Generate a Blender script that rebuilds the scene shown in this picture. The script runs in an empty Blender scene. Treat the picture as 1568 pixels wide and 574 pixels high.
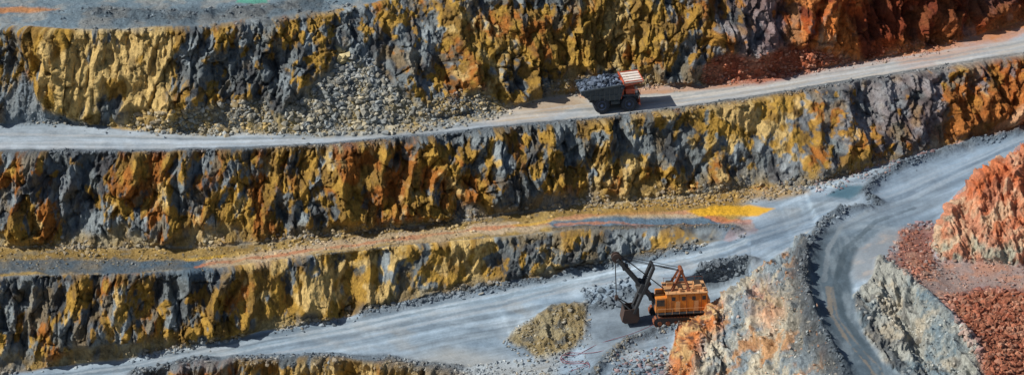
import bpy, math, random, time
import numpy as np
from mathutils import Vector, Matrix, Euler
from mathutils.geometry import delaunay_2d_cdt
T0=time.time()
rng=np.random.default_rng(11); random.seed(5)
f4=np.float32
# ------------------------------------------------------------------ survey frame
PITCH=math.radians(22.0); DIST=600.0; LENS=120.0
cp,sp=math.cos(PITCH),math.sin(PITCH)
TGT=np.array([0.0,0.0,-10.0]); CAM=TGT+DIST*np.array([0,-cp,sp])
FP=1568*LENS/36
def unproj(u,v,z):
    """oblique air-photo survey coordinates + elevation -> world x,y"""
    a=(u-784.0)/FP; b=(287.0-v)/FP
    dy=cp+b*sp; dz=-sp+b*cp
    t=(z-CAM[2])/dz
    return CAM[0]+t*a, CAM[1]+t*dy
# ------------------------------------------------------------------ noise
def _h(xi,yi,zi,s):
    h=(xi*np.uint32(374761393)+yi*np.uint32(668265263)+zi*np.uint32(2246822519)+np.uint32((s*3266489917)&0xffffffff))
    h=(h^(h>>np.uint32(13)))*np.uint32(1274126177)
    h=(h^(h>>np.uint32(15)))*np.uint32(2246822519)
    h=h^(h>>np.uint32(16))
    return h.astype(f4)*f4(1/4294967296.0)
def vn(x,y,z,s=0):
    fx=np.floor(x);fy=np.floor(y);fz=np.floor(z)
    xi=fx.astype(np.int32).astype(np.uint32);yi=fy.astype(np.int32).astype(np.uint32);zi=fz.astype(np.int32).astype(np.uint32)
    x=(x-fx).astype(f4);y=(y-fy).astype(f4);z=(z-fz).astype(f4)
    x=x*x*x*(x*(x*6-15)+10);y=y*y*y*(y*(y*6-15)+10);z=z*z*z*(z*(z*6-15)+10)
    o=np.uint32(1)
    def L(a,b,t): return a+(b-a)*t
    c00=L(_h(xi,yi,zi,s),_h(xi+o,yi,zi,s),x);c10=L(_h(xi,yi+o,zi,s),_h(xi+o,yi+o,zi,s),x)
    c01=L(_h(xi,yi,zi+o,s),_h(xi+o,yi,zi+o,s),x);c11=L(_h(xi,yi+o,zi+o,s),_h(xi+o,yi+o,zi+o,s),x)
    return L(L(c00,c10,y),L(c01,c11,y),z)*2-1
def fbm(x,y,z,o=4,s=0,g=0.5,ridge=False):
    r=0;a=1.0;t=0
    for i in range(o):
        n=vn(x,y,z,s+i*17)
        if ridge: n=1-2*np.abs(n)
        r=r+a*n;t+=a;a*=g
        x,y,z=(x*1.62-y*1.2)+3.1,(x*1.2+y*1.62)+1.7,z*2.03+5.3
    return (r/t).astype(f4)
def facets(x,y,z,s):
    bx=np.floor(x-.5);by=np.floor(y-.5);bz=np.floor(z-.5)
    best=np.full(x.shape,9,f4);val=np.zeros(x.shape,f4);idr=np.zeros(x.shape,f4);b2=np.full(x.shape,9,f4)
    for i in (0,1):
        for j in (0,1):
            for k in (0,1):
                cx=(bx+i);cy=(by+j);cz=(bz+k)
                xi=cx.astype(np.int32).astype(np.uint32);yi=cy.astype(np.int32).astype(np.uint32);zi=cz.astype(np.int32).astype(np.uint32)
                h1=_h(xi,yi,zi,s);h2=_h(xi,yi,zi,s+1);h3=_h(xi,yi,zi,s+2)
                dx=(x-cx-.5-(h1-.5)*.8).astype(f4);dy=(y-cy-.5-(h2-.5)*.8).astype(f4);dz=(z-cz-.5-(h3-.5)*.8).astype(f4)
                d=dx*dx+dy*dy+dz*dz
                g=_h(xi,yi,zi,s+3)
                w=(h2-.5)*dx*2.6+(h3-.5)*dy*2.6+(h1-.5)*dz*2.6+(g-.5)*.9
                m=d<best
                b2=np.where(m,best,np.minimum(b2,d))
                best=np.where(m,d,best);val=np.where(m,w,val);idr=np.where(m,g,idr)
    return val,idr,np.sqrt(b2)-np.sqrt(best)
def ss(a,b,x):
    t=np.clip((x-a)/(b-a),0,1);return t*t*(3-2*t)
# ------------------------------------------------------------------ break lines (u,v,z)
A=[(-500,35,16),(0,38,16),(100,45,16.3),(280,42,16),(400,30,16.5),(500,18,17),(600,-5,18),(750,-20,18.5),(900,-30,19),(1100,-50,20),(1300,-70,20.5),(1600,-130,20.5),(2100,-200,21)]
B=[(-500,188,.8),(0,190,.6),(100,188,.6),(200,198,.6),(330,204,.5),(480,202,.8),(620,190,1),(760,170,1.3),(860,146,1.8),(900,140,2),(1000,133,2.2),(1100,128,2.5),(1200,114,3),(1320,94,3.5),(1450,70,4),(1568,32,4.8),(2100,-60,7)]
C=[(-500,232,-.5),(0,233,-.3),(200,234,-.3),(380,231,-.3),(500,224,0),(620,212,.3),(700,205,.5),(800,194,.9),(900,185,1.3),(1000,173,1.8),(1100,159,2.2),(1200,144,2.6),(1320,124,3.1),(1450,103,3.7),(1568,84,4.3),(2100,10,6.5)]
Dl=[(-500,378,-14),(0,378,-14),(150,380,-14),(300,378,-14),(400,372,-13.5),(550,355,-12.8),(700,338,-12),(800,325,-11.5),(900,313,-10.8),(1000,304,-10.2),(1080,298,-9.9),(1150,290,-9.7),(1230,287,-9.3),(1300,268,-8.8),(1400,238,-7.7),(1500,210,-6.6),(1568,198,-6),(2100,120,-4)]
E=[(-500,420,-14.6),(0,422,-14.6),(200,418,-14.5),(340,409,-14.2),(400,400,-14),(500,388,-13.5),(600,377,-13),(700,366,-12.6),(800,359,-12),(900,353,-11.4),(1000,350,-10.8),(1080,348,-10.3),(1130,350,-9.9)]
Fl=[(-500,640,-35),(0,574,-28.4),(100,560,-27.6),(200,548,-26.6),(300,528,-25.2),(400,508,-24),(500,490,-22.9),(600,470,-21.6),(680,453,-20.4),(760,438,-19),(860,420,-17.2),(950,402,-15.3),(1000,392,-14.1),(1060,380,-12.7),(1110,368,-11.4),(1142,356,-10.2)]
G=[(-500,690,-36),(0,612,-29.6),(200,574,-27.1),(300,556,-26),(400,550,-25.2),(500,549,-24.7),(600,552,-24.2),(700,568,-23.9)]
G2=[(800,484,-20.4),(900,465,-18.4),(960,447,-17.1),(1000,434,-15.9),(1060,421,-14.4),(1100,409,-13.2),(1160,397,-11.9),(1200,380,-11.0),(1250,348,-9.6)]
lines=[A,B,C,Dl,E,Fl,G,G2,
 [(-500,-400,16),(600,-400,19),(2100,-400,22)],
 [(-500,820,-48),(0,720,-40),(300,655,-35),(500,650,-34),(700,660,-33),(760,640,-30),(900,640,-27)],
 [(740,574,-23.3),(800,572,-22.6),(880,570,-21.6),(940,560,-20.4)],
 [(780,512,-21.6),(800,497,-20.3),(850,476,-18.9),(895,467,-18.2)],
 [(776,532,-22),(820,549,-22),(870,542,-21.6),(893,505,-20),(903,470,-18.7)],
 [(930,480,-18.7),(1000,480,-18.2),(1050,470,-18)],[(920,520,-19.6),(980,500,-18.9),(1040,492,-18.6)],[(960,574,-20.8),(1000,545,-19.9)],
 [(1060,440,-17.3),(1100,436,-16.6),(1140,424,-15.0)],
 [(1150,428,-14.9),(1120,449,-16.7),(1080,478,-18.2),(1045,503,-19),(1030,540,-20.1),(1020,574,-21.3),(1005,660,-25)],
 [(1210,396,-10.0),(1180,408,-11.0),(1145,434,-12.6),(1098,470,-14.3),(1062,504,-16.3),(1050,540,-18.4)],
 [(1330,318,-8.2),(1290,325,-8.5),(1258,345,-8.6),(1238,380,-8.7),(1230,420,-9.1),(1236,460,-9.9),(1255,505,-10.9),(1278,545,-12.1),(1295,574,-13),(1330,660,-16)],
 [(1180,480,-12.8),(1200,540,-15.8),(1190,600,-19.2)],[(1110,540,-18.8),(1100,600,-22)],
 [(1420,340,-8.3),(1350,352,-8.5),(1312,385,-8.8),(1300,420,-9.3),(1305,460,-10),(1322,510,-11.2),(1352,550,-12.4),(1385,580,-13.2),(1430,660,-15.5)],
 [(1385,362,-8.1),(1348,400,-8),(1330,430,-8.2),(1338,455,-9.0)],
 [(1400,430,-7.4),(1440,470,-8.0),(1490,520,-9.4),(1515,574,-12.0)],
 [(1370,480,-10.9),(1420,560,-13.6)],
 [(1428,383,-8),(1440,401,-8.3),(1500,403,-8.3),(1568,406,-8.3),(2100,420,-8.5)],
 [(1430,374,-7),(1441,345,-4.6),(1466,305,-1.3),(1500,275,1.4),(1540,246,4.2),(1568,227,6),(1700,170,9),(2100,120,11)],
 [(1423,366,-8.1),(1435,338,-7.9),(1461,299,-7.7),(1495,269,-7.1),(1536,240,-6.4),(1565,221,-5.8),(1698,164,-4.3),(2100,110,-2.6)],
 [(1460,440,-8.9),(1568,470,-9.8),(2100,500,-10)],[(1560,574,-12.8),(2100,620,-13.5)],
 [(-500,900,-52),(300,900,-52),(900,900,-42),(1330,900,-26),(2100,900,-24)]]
def along(L,x): 
    a=np.array(L);return np.interp(x,a[:,0],a[:,1])
pts=[];zs=[]
def dens(L,st):
    out=[]
    for p,q in zip(L[:-1],L[1:]):
        p=np.array(p,float);q=np.array(q,float);n=max(1,int(np.hypot(*(q-p)[:2])/st))
        for i in range(n): out.append(p+(q-p)*i/n)
    out.append(np.array(L[-1],float));return out
for L in lines:
    for p in dens(L,6 if L[0][0]>700 else 11):
        pts.append(Vector((p[0],p[1])));zs.append(p[2])
vo,_,fo,ov,_,_=delaunay_2d_cdt(pts,[],[],0,1e-4)
vz=[zs[o[0]] if o else 0 for o in ov]
us=np.concatenate([np.arange(-470,-30,8),np.arange(-30,1600,1.3),np.arange(1600,2080,8)])
vs=np.concatenate([np.arange(-380,-14,6),np.arange(-14,590,1.1),np.arange(590,880,6)])
NU,NV=len(us),len(vs)
Z=np.full((NV,NU),np.nan)
for tri in fo:
    a,b,c=[vo[i] for i in tri];za,zb,zc=[vz[i] for i in tri]
    i0=np.searchsorted(us,min(a[0],b[0],c[0]));i1=np.searchsorted(us,max(a[0],b[0],c[0]),'right')
    j0=np.searchsorted(vs,min(a[1],b[1],c[1]));j1=np.searchsorted(vs,max(a[1],b[1],c[1]),'right')
    if i1<=i0 or j1<=j0: continue
    d=(b[1]-c[1])*(a[0]-c[0])+(c[0]-b[0])*(a[1]-c[1])
    if abs(d)<1e-9: continue
    uu=us[None,i0:i1];vv=vs[j0:j1,None]
    w0=((b[1]-c[1])*(uu-c[0])+(c[0]-b[0])*(vv-c[1]))/d
    w1=((c[1]-a[1])*(uu-c[0])+(a[0]-c[0])*(vv-c[1]))/d
    w2=1-w0-w1
    m=(w0>=-1e-6)&(w1>=-1e-6)&(w2>=-1e-6)
    Z[j0:j1,i0:i1][m]=(w0*za+w1*zb+w2*zc)[m]
for _ in range(3):
    if not np.isnan(Z).any(): break
    for ax in (0,1):
        for sh in (1,-1):
            R=np.roll(Z,sh,ax);m=np.isnan(Z)&~np.isnan(R);Z[m]=R[m]
Z=np.nan_to_num(Z,nan=-10)
def blur(M,n):
    for _ in range(n):
        Q=np.pad(M,((1,1),(1,1))+((0,0),)*(M.ndim-2),'edge')
        M=(Q[:-2,1:-1]+2*Q[1:-1,1:-1]+Q[2:,1:-1])*.25
        Q=np.pad(M,((0,0),(1,1))+((0,0),)*(M.ndim-2),'edge')
        M=(Q[:,:-2]+2*Q[:,1:-1]+Q[:,2:])*.25
    return M
Z=blur(Z,3)
U,V=np.meshgrid(us,vs)
X,Y=unproj(U,V,Z)
P=np.stack([X,Y,Z],-1)
print('tin',time.time()-T0)
def normals(P):
    n=np.cross(np.gradient(P,axis=1),-np.gradient(P,axis=0))
    n/=np.linalg.norm(n,axis=-1,keepdims=True)+1e-9
    return n
N=normals(blur(P,5));N[N[...,2]<0]*=-1
slope=blur(1-ss(.66,.86,N[...,2]),4)
wu=fbm(X/6,Y/6,Z/6,3,90)*9;wv=fbm(X/6,Y/6,Z/6,3,91)*6
def pmask(poly,fe=6,warp=1.0):
    p=np.array(poly,float);out=np.zeros(U.shape,f4)
    i0=np.searchsorted(us,p[:,0].min()-30);i1=np.searchsorted(us,p[:,0].max()+30)
    j0=np.searchsorted(vs,p[:,1].min()-30);j1=np.searchsorted(vs,p[:,1].max()+30)
    x=U[j0:j1,i0:i1]+wu[j0:j1,i0:i1]*warp;y=V[j0:j1,i0:i1]+wv[j0:j1,i0:i1]*warp
    d=np.full(x.shape,1e9);ins=np.zeros(x.shape,bool)
    for k in range(len(p)):
        ax,ay=p[k];bx,by=p[(k+1)%len(p)]
        ex,ey=bx-ax,by-ay
        t=np.clip(((x-ax)*ex+(y-ay)*ey)/(ex*ex+ey*ey+1e-9),0,1)
        d=np.minimum(d,(x-ax-t*ex)**2+(y-ay-t*ey)**2)
        c=((ay>y)!=(by>y))
        with np.errstate(divide='ignore',invalid='ignore'):
            c&=x<(bx-ax)*(y-ay)/((by-ay) if by!=ay else 1e-9)+ax
        ins^=c
    d=np.sqrt(d);d=np.where(ins,d,-d)
    out[j0:j1,i0:i1]=ss(-fe,fe,d);return out
def zat(u,v):
    return Z[np.clip(np.searchsorted(vs,v),0,NV-1),np.clip(np.searchsorted(us,u),0,NU-1)]
def wline(L,st=8):
    q=[(p[0],p[1],zat(p[0],p[1])) for p in dens([(a[0],a[1],0) for a in L],st)]
    return np.array([(*unproj(*t),t[2]) for t in q])
def ldist(L,pad=6,st=12):
    w=wline(L,st);d=np.full(U.shape,1e6)
    a=np.array([(l[0],l[1]) for l in L],float)
    i0=np.searchsorted(us,a[:,0].min()-60);i1=np.searchsorted(us,a[:,0].max()+60)
    j0=np.searchsorted(vs,a[:,1].min()-40);j1=np.searchsorted(vs,a[:,1].max()+40)
    x=X[j0:j1,i0:i1];y=Y[j0:j1,i0:i1];dd=np.full(x.shape,1e6)
    for k in range(len(w)-1):
        e=w[k+1]-w[k];
        t=np.clip(((x-w[k,0])*e[0]+(y-w[k,1])*e[1])/(e[0]**2+e[1]**2+1e-9),0,1)
        dd=np.minimum(dd,(x-w[k,0]-t*e[0])**2+(y-w[k,1]-t*e[1])**2)
    d[j0:j1,i0:i1]=np.sqrt(dd);return d
# zones -------------------------------------------------------------
vA=along(A,U);vB=along(B,U);vC=along(C,U);vD=along(Dl,U);vE=along(E,U);vF=along(Fl,U);vG=along(G,U)
Vw=V+wv*.7
left=1-ss(1120,1160,U+wu)
m_plat=1-ss(-3,3,Vw-vA)
m_f1=ss(-3,3,Vw-vA)*(1-ss(-3,3,Vw-vB))
m_f2=ss(-2,2,V+wv*.25-vC)*(1-ss(-4,4,Vw-vD))
m_b2=ss(-4,4,Vw-vD)*(1-ss(-2,2,V+wv*.3-vE))*left
m_f3=ss(-2,2,V+wv*.3-vE)*(1-ss(-3,3,Vw-vF))*left
m_f4=ss(-1,4,V+wv*.4-vG)*(1-ss(690,730,U+wu))
m_talus1=pmask([(520,88),(560,95),(585,120),(640,160),(700,150),(735,130),(775,170),(720,190),(600,205),(430,208),(390,190),(440,160)],9)
m_talus1=np.maximum(m_talus1,pmask([(0,150),(40,110),(70,165),(140,190),(0,196)],8))
m_talus1=np.maximum(m_talus1,pmask([(300,165),(400,150),(440,205),(300,208),(230,200)],8))
m_redscree=pmask([(1075,100),(1110,80),(1150,88),(1190,75),(1230,70),(1300,90),(1240,112),(1160,128),(1075,128)],7)
m_mound=pmask([(776,520),(800,497),(850,474),(898,466),(900,500),(872,542),(820,549)],6)
m_ridge=pmask([(1192,394),(1235,360),(1240,400),(1236,440),(1250,490),(1285,550),(1330,680),(1000,680),(1022,560),(1040,505),(1095,466),(1145,428)],4,.6)
m_wind=pmask([(1330,310),(1440,300),(1432,338),(1350,354),(1312,385),(1302,420),(1306,460),(1324,510),(1354,550),(1385,580),(1430,680),(1330,680),(1292,574),(1262,520),(1244,470),(1236,420),(1244,380),(1262,345),(1290,322)],6,.6)
m_gully=pmask([(1306,455),(1332,430),(1345,395),(1400,428),(1442,470),(1492,520),(1518,590),(1500,680),(1430,680),(1385,580),(1352,550),(1322,510)],4,.6)
m_apron=pmask([(1395,395),(1440,400),(1620,402),(2080,420),(2080,470),(1568,450),(1500,440),(1450,470),(1400,430)],8)
m_rubble=pmask([(1500,440),(1568,446),(2080,470),(2080,800),(1540,800),(1515,590),(1495,520),(1445,465)],8)
m_rubble=np.maximum(m_rubble,.8*pmask([(1385,350),(1432,345),(1436,400),(1400,425),(1365,400)],8))
m_rmound=pmask([(1428,376),(1441,343),(1466,301),(1500,271),(1540,242),(1568,223),(1700,166),(2080,110),(2080,420),(1568,406),(1500,403),(1440,401)],3,.3)
m_rm2=pmask([(1500,215),(1530,190),(1552,165),(1575,148),(1700,100),(1700,190),(1568,205)],4,.5)
# detail displacement ------------------------------------------------
x,y,z=X.astype(f4),Y.astype(f4),P[...,2].astype(f4)
cliff=slope*np.clip(m_f1+m_f2+m_f3+m_f4,0,1)
soft=pmask([(360,420),(420,405),(520,395),(700,372),(800,372),(800,420),(620,450),(500,470),(380,490)],20)
soft=np.maximum(soft,.75*pmask([(960,190),(1180,160),(1280,165),(1260,270),(1120,270),(960,240)],20))
soft=np.maximum(soft,.5*pmask([(110,50),(240,50),(240,170),(110,170)],20))
an=.25*fbm(x/6,y/9,z*0,3,210)
ap=ss(.78,.93,(V-vC)/(vD-vC)+an)*m_f2+ss(.80,.96,(V-vE)/(np.maximum(vF-vE,20))+an)*m_f3+ss(.86,.96,(V-vA)/(vB-vA)+an)*m_f1
ap=blur(np.clip(ap,0,1),2)
cl_amp=cliff*(1-.75*m_talus1)*(1-.7*m_redscree)*(1-.4*soft)*(1-.8*ap)
lean=z*.22
wx=fbm(x/6,y/6,z/9,2,200)*1.6
big=fbm((x+lean*1.5+wx)/11,y/12,z/60,2,1,.5,ridge=True)
gul=fbm((x-lean+wx)/4.8,y/7,z/26,3,5,.5,ridge=True)
gul2=fbm((x+lean*.6+wx)/1.9,y/3.5,z/10,4,9,.6,ridge=True)
med=fbm(x/1.1,y/1.6,z/2.2,3,15,.6)
rill=fbm((x-lean*.8+wx*.6)/.75,y/1.6,z/6.5,3,19,.55,ridge=True)
fa,ida,ea=facets((x+wx*.7+.35*med)/2.3,y/3.4,(z+.6*med)/7.5,40)
fb,idb,eb=facets((x+.35*med)/.95,y/1.3,(z+.4*med)/2.9,60)
fc,idc,ec=facets(x/.5,y/.7,z/1.1,62)
led=fbm(x/12,y/12,z/1.7,3,31)
hardness=1-.7*soft
crack=((1-ss(0,.12,ea))*.35+(1-ss(0,.12,eb))*.1)*hardness
disp=2.8*(big-.1)+2.8*(gul-.1)+1.0*gul2+.3*rill+.2*med+(.95*fa+.3*fb+.1*fc)*hardness+.5*led-crack
hd=N.copy();hd[...,2]*=.35;hd/=np.linalg.norm(hd,axis=-1,keepdims=True)
P=P+hd*(cl_amp*disp)[...,None]
hill=np.clip(m_ridge+m_gully+m_rmound+m_mound+m_rm2,0,1)
edge=blur(hill,4)
er=fbm((x+wx)/3.4+z*.15,y/10,z/12,3,70,.5,ridge=True);er2=fbm((x+wx)/1.0,y/2.4,z/3,3,75,.55,ridge=True)
fh,idh,eh=facets((x+.3*med)/1.2,y/1.9,z/1.6,80);fh2,_,_=facets(x/.5,y/.7,z/.6,84)
P=P+N*(edge*(1.5*er+.5*er2+.3*fh+.14*fh2)*(np.where(m_rmound>.5,1.2,1.0))*(1-.4*m_mound))[...,None]
tal=np.clip(m_talus1+m_redscree+ap,0,1)*slope
P=P+N*(tal*(.9*fbm(x/3,y/3,z/3,4,77)+.15*fb))[...,None]
flat=1-np.clip(cliff+edge,0,1)
bumpy=np.clip(m_b2+m_rubble+m_apron*.5+m_plat*.8,0,1)
P[...,2]+=flat*(.05*fbm(x/1.2,y/1.2,z,3,81)+.16*fbm(x/9,y/9,z,2,82)+bumpy*(.35*fbm(x/3,y/3,z,3,83)+.12*fbm(x/.7,y/.7,z,2,84)))
bn=.7+.6*fbm(x/1.8,y/1.8,z*0,3,85)+.5*fbm(x/6,y/6,z*0,2,86)
berms=[([(p[0],p[1]-1) for p in C],.42,.7),
 ([(1345,312),(1322,300),(1340,278),(1370,262),(1430,240),(1500,219),(1568,205),(1700,165)],1.1,1.4),
 ([(1330,318),(1290,325),(1258,345),(1238,380),(1230,420),(1236,460),(1255,505),(1278,545),(1295,574),(1330,660)],1.4,1.5),
 ([(905,590),(925,552),(960,525),(1000,510),(1042,500),(1068,482)],1.1,1.2),
 ([(560,480),(640,464),(700,450),(760,440),(830,428),(900,412),(960,401),(1010,391),(1060,381)],.7,1.0),
 ([(p[0],p[1]-2) for p in G if p[0]>150],.8,1.0),
 ([(850,352),(950,350),(1050,348),(1110,349),(1130,353)],.6,.8),
 ([(1075,414),(1120,404),(1150,402)],1.3,1.1),
 ([(150,22),(260,28),(380,22),(470,10)],1.3,3.0),
 ([(905,474),(935,462),(975,450)],.7,1.0),
 ([(1312,462),(1330,500),(1358,540),(1392,580)],.6,.9)]
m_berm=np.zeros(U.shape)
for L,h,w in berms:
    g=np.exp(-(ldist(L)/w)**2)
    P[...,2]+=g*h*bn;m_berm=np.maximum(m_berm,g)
print('disp',time.time()-T0)
# ------------------------------------------------------------------ colour
def col(*c): return np.array(c,f4)
def mix(a,b,t): return a+(b-a)*np.clip(t,0,1)[...,None]
n1=fbm(x/9,y/9,z/12,3,100);n2=fbm((x-lean)/1.3,y/1.5,z/11,3,104,.5);n3=fbm(x/.6,y/.6,z/.8,3,108);n4=fbm(x/3.6,y/4,z/10,4,112);n5=fbm(x/3,y/3,z/6,4,116)
n6=fbm(x/2.0,y/2.2,z/7,3,120);n7=fbm((x+lean)/.6,y/.8,z/5.5,3,124,.5)
def zp(k,i): 
    k=np.array(k,float);return np.interp(U,k[:,0],k[:,i])
z1=[(-100,.5,.3,.2,0),(60,.45,.35,.3,0),(120,.22,.1,.9,0),(235,.22,.1,.9,0),(280,.7,.4,.1,0),(430,.8,.3,.1,0),(520,.55,.3,.2,0),(600,.36,.45,.3,0),(750,.5,.35,.3,0),(850,.68,.2,.1,0),(920,.28,.3,.6,0),(1000,.45,.2,.4,0),(1070,.85,.3,0,.1),(1160,.75,.6,0,.5),(1225,.2,1,0,1),(1320,.1,1,0,1),(1380,.3,1,0,1),(1600,.35,1,0,1)]
z2=[(-100,.44,.5,.2,0),(100,.44,.55,.2,0),(350,.5,.45,.25,0),(500,.44,.45,.25,0),(700,.36,.5,.3,0),(830,.55,.3,.35,0),(950,.40,.35,.5,0),(1100,.38,.35,.6,0),(1250,.5,.4,.4,.1),(1400,.58,.5,.2,.3),(1500,.55,.6,.1,.4),(1600,.5,.7,.1,.5)]
z3=[(-100,.64,.35,.3,0),(150,.64,.35,.3,0),(350,.66,.35,.25,0),(420,.26,.3,.45,0),(600,.22,.15,.65,0),(720,.45,.1,.5,0),(850,.38,.1,.65,0),(950,.66,.1,.3,0),(1050,.95,0,.1,0),(1200,1,0,0,0)]
w1=m_f1+m_plat;w3=np.clip(m_f3+m_f4,0,1)
def zz(i): 
    a=zp(z2,i);a=a+(zp(z1,i)-a)*np.clip(w1,0,1);return a+(zp(z3,i)-a)*w3
g_,r_,p_,rd_=zz(1),zz(2),zz(3),zz(4)
ochre=col(.45,.27,.055);rust=col(.38,.135,.03);pale=col(.66,.48,.20);gray=col(.16,.20,.225);char=col(.06,.073,.088)
C0=np.broadcast_to(ochre,P.shape).copy()
C0=mix(C0,col(.26,.155,.045),ss(-.15,.35,n6)*.85)
C0=mix(C0,rust,ss(.90-r_,1.2-r_,.5+.9*n4+.4*n2)*.9)
C0=mix(C0,pale,ss(.93-p_,1.2-p_,.5+.8*n5+.5*n2)*.85)
C0=mix(C0,col(.14,.09,.045),ss(.1,.5,n7)*.5)
gt=ss(.90-g_,1.08-g_,.5+.8*n1+.55*n2+.15*(ida-.5)+.2*n7-.16*(big+gul-.3))
Cg=mix(np.broadcast_to(gray,P.shape),char,ss(-.2,.35,n6+.2*n7))
Cg=mix(Cg,col(.28,.345,.39),ss(.05,.5,n5+.4*n2)*.8)
Cg=mix(Cg,col(.28,.21,.10),ss(.1,.4,n4-.3*n5+.3*n2)*.55)
C0=mix(C0,Cg,gt*.93)
redc=mix(np.broadcast_to(col(.48,.10,.025),P.shape),col(.18,.045,.022),ss(-.2,.35,n6))
redc=mix(redc,col(.66,.24,.07),ss(.0,.4,n4+.5*n2))
C0=mix(C0,redc,rd_*ss(-.5,0,n5+.6-(1-rd_)*.8)*(1-gt*.5))
spur=pmask([(1228,110),(1235,60),(1262,15),(1285,10),(1305,40),(1318,80),(1330,100)],6)
C0=mix(C0,mix(np.broadcast_to(col(.70,.24,.06),P.shape),col(.62,.36,.2),ss(0,.4,n2)),spur*.85)
C0=mix(C0,col(.13,.035,.022),pmask([(1320,-5),(1560,-5),(1520,35),(1420,62),(1330,60)],14)*.75)  # shadow of the upper-right hollow, painted into the red wall colour
C0*=(.93+.14*ida[...,None])*(.93+.14*idb[...,None])
C0*=(.86+.14*ss(0,.2,ea))[...,None]
apc=mix(np.broadcast_to(col(.32,.22,.085),P.shape),col(.42,.33,.17),ss(-.2,.4,n5));apc=mix(apc,col(.24,.24,.22),ss(.0,.4,n6))
C0=mix(C0,apc,ap*.75*(1-rd_))
t1=((V-vB)/np.maximum(vC-vB,12)).astype(f4);t3=((V-vF)/60).astype(f4)
st1=fbm(x/45,t1*8,x*0,4,300,.6);st3=fbm(x/45,t3*8,x*0,4,304,.6)
isr1=((V<vC+3)&(V>vB-6)).astype(f4)
stk=np.where(isr1>0,st1,np.where(U<1150,st3,fbm((x*.77+y*.64)/30,(y*.77-x*.64)/1.6,x*0,4,306,.6)))
road=mix(np.broadcast_to(col(.215,.285,.355),P.shape),col(.30,.37,.435),ss(-.3,.4,fbm(x/14,y/5,z/5,3,130)))
road=mix(road,col(.155,.215,.28),ss(.05,.5,fbm(x/18-y/9,y/2.5+x/12,z,4,134))*.65)
road=mix(road,col(.40,.45,.50),isr1*.45)
dirt=fbm(x/2.2,y/2.2,z,5,310,.65)
road=mix(road,col(.30,.27,.22),ss(.1,.6,fbm(x/6,y/6,z,4,312))*.3)
road*=(1+.6*stk+.3*dirt)[...,None]
CT=road.copy()
CT=mix(CT,C0,np.clip(m_f1+m_f2+m_f3+m_f4,0,1))
platc=mix(np.broadcast_to(col(.16,.22,.265),P.shape),col(.26,.28,.28),ss(-.2,.4,n5))
CT=mix(CT,platc,m_plat)
CT=mix(CT,platc*.8,pmask([(90,20),(250,15),(480,5),(520,20),(420,34),(280,46),(120,46)],6)*.8)
CT=mix(CT,col(.10,.36,.28),pmask([(366,-4),(408,-6),(412,4),(384,8),(362,4)],2,.5)*.9)
CT=mix(CT,col(.5,.2,.05),pmask([(-20,12),(30,10),(90,12),(60,17),(-20,20)],2,.6)*.8)
b2=mix(np.broadcast_to(col(.27,.18,.06),P.shape),col(.42,.29,.10),ss(-.2,.5,n5));b2=mix(b2,col(.2,.19,.15),ss(.1,.5,n6)*.6)
CT=mix(CT,b2,m_b2)
def track(L,w,c,s=1.0,tw=1.0):
    global CT
    d=ldist(L,st=10)
    CT=mix(CT,col(*c),s*(1-ss(w*.5,w,d+.5*w*n5*tw+.25*n3))*np.clip(.8+.5*n4,0,1))
track([(-40,409),(150,408),(330,405)],3.2,(.075,.125,.175),1)
track([(330,402),(420,390),(520,376),(640,362),(760,350),(850,343),(960,337),(1060,330)],2.6,(.50,.39,.26),1)
track([(300,407),(360,398),(460,386),(600,368),(720,352),(830,343),(870,345),(990,350)],.7,(.50,.18,.08),.7,2)
CT=mix(CT,col(.12,.185,.25),pmask([(840,341),(900,334),(1000,332),(1075,333),(1125,340),(1080,346),(940,348),(850,350)],3,.5))
track([(840,337),(900,330),(980,327),(1060,325)],.8,(.54,.26,.14),.8,1.6)
track([(850,344),(930,342),(1000,346),(1080,347)],.6,(.55,.22,.10),.7,1.8)
CT=mix(CT,col(.72,.40,.03),pmask([(1054,322),(1095,314),(1150,315),(1186,320),(1160,330),(1080,333)],2,.8)*.95)
CT=mix(CT,col(.62,.38,.04),.7*pmask([(280,396),(350,391),(345,395),(290,399)],1.5,.8))
CT=mix(CT,col(.68,.40,.05),.7*pmask([(780,345),(850,336),(845,341),(790,348)],1.5,.6))
track([(1085,333),(1140,340),(1150,352),(1120,362)],1.3,(.60,.22,.09),.85,1.3)
track([(1100,345),(1150,346),(1135,358)],.9,(.60,.36,.16),.7,1.3)
CT=mix(CT,col(.38,.23,.06),pmask([(900,325),(1080,298),(1170,280),(1240,292),(1180,306),(1060,318),(930,332)],6)*.8)
CT=mix(CT,col(.50,.39,.26),pmask([(720,180),(850,146),(900,140),(905,165),(830,180),(760,192)],8)*.75)
CT=mix(CT,col(.28,.18,.10),pmask([(800,164),(880,148),(895,160),(850,172)],8)*.5)
CT=mix(CT,col(.46,.42,.36)*(1+.6*stk[...,None]),pmask([(860,186),(1000,140),(1200,122),(1568,62),(1900,10),(1900,40),(1568,88),(1200,143),(1000,172)],6)*.75)
track([(p[0],p[1]+5) for p in B if p[0]>880],2.0,(.50,.26,.13),.75)
track([(1400,92),(1470,72),(1568,40),(1700,20)],5,(.50,.19,.06),.85)
track([(1250,118),(1400,96),(1568,66),(1700,44)],4,(.42,.41,.40),.6)
for k,(o1,c) in enumerate([(-10,(.48,.52,.56)),(-17,(.46,.50,.54)),(-24,(.20,.24,.27)),(-5,(.26,.29,.31)),(-13,(.24,.27,.29)),(-29,(.42,.44,.45))]):
    track([(p[0],p[1]+o1*(.9 if p[0]<300 else .8)+2*math.sin(p[0]*.013+k)) for p in C if p[0]>-300 and p[0]<1700],.6,c,.55,1.6)
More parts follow.
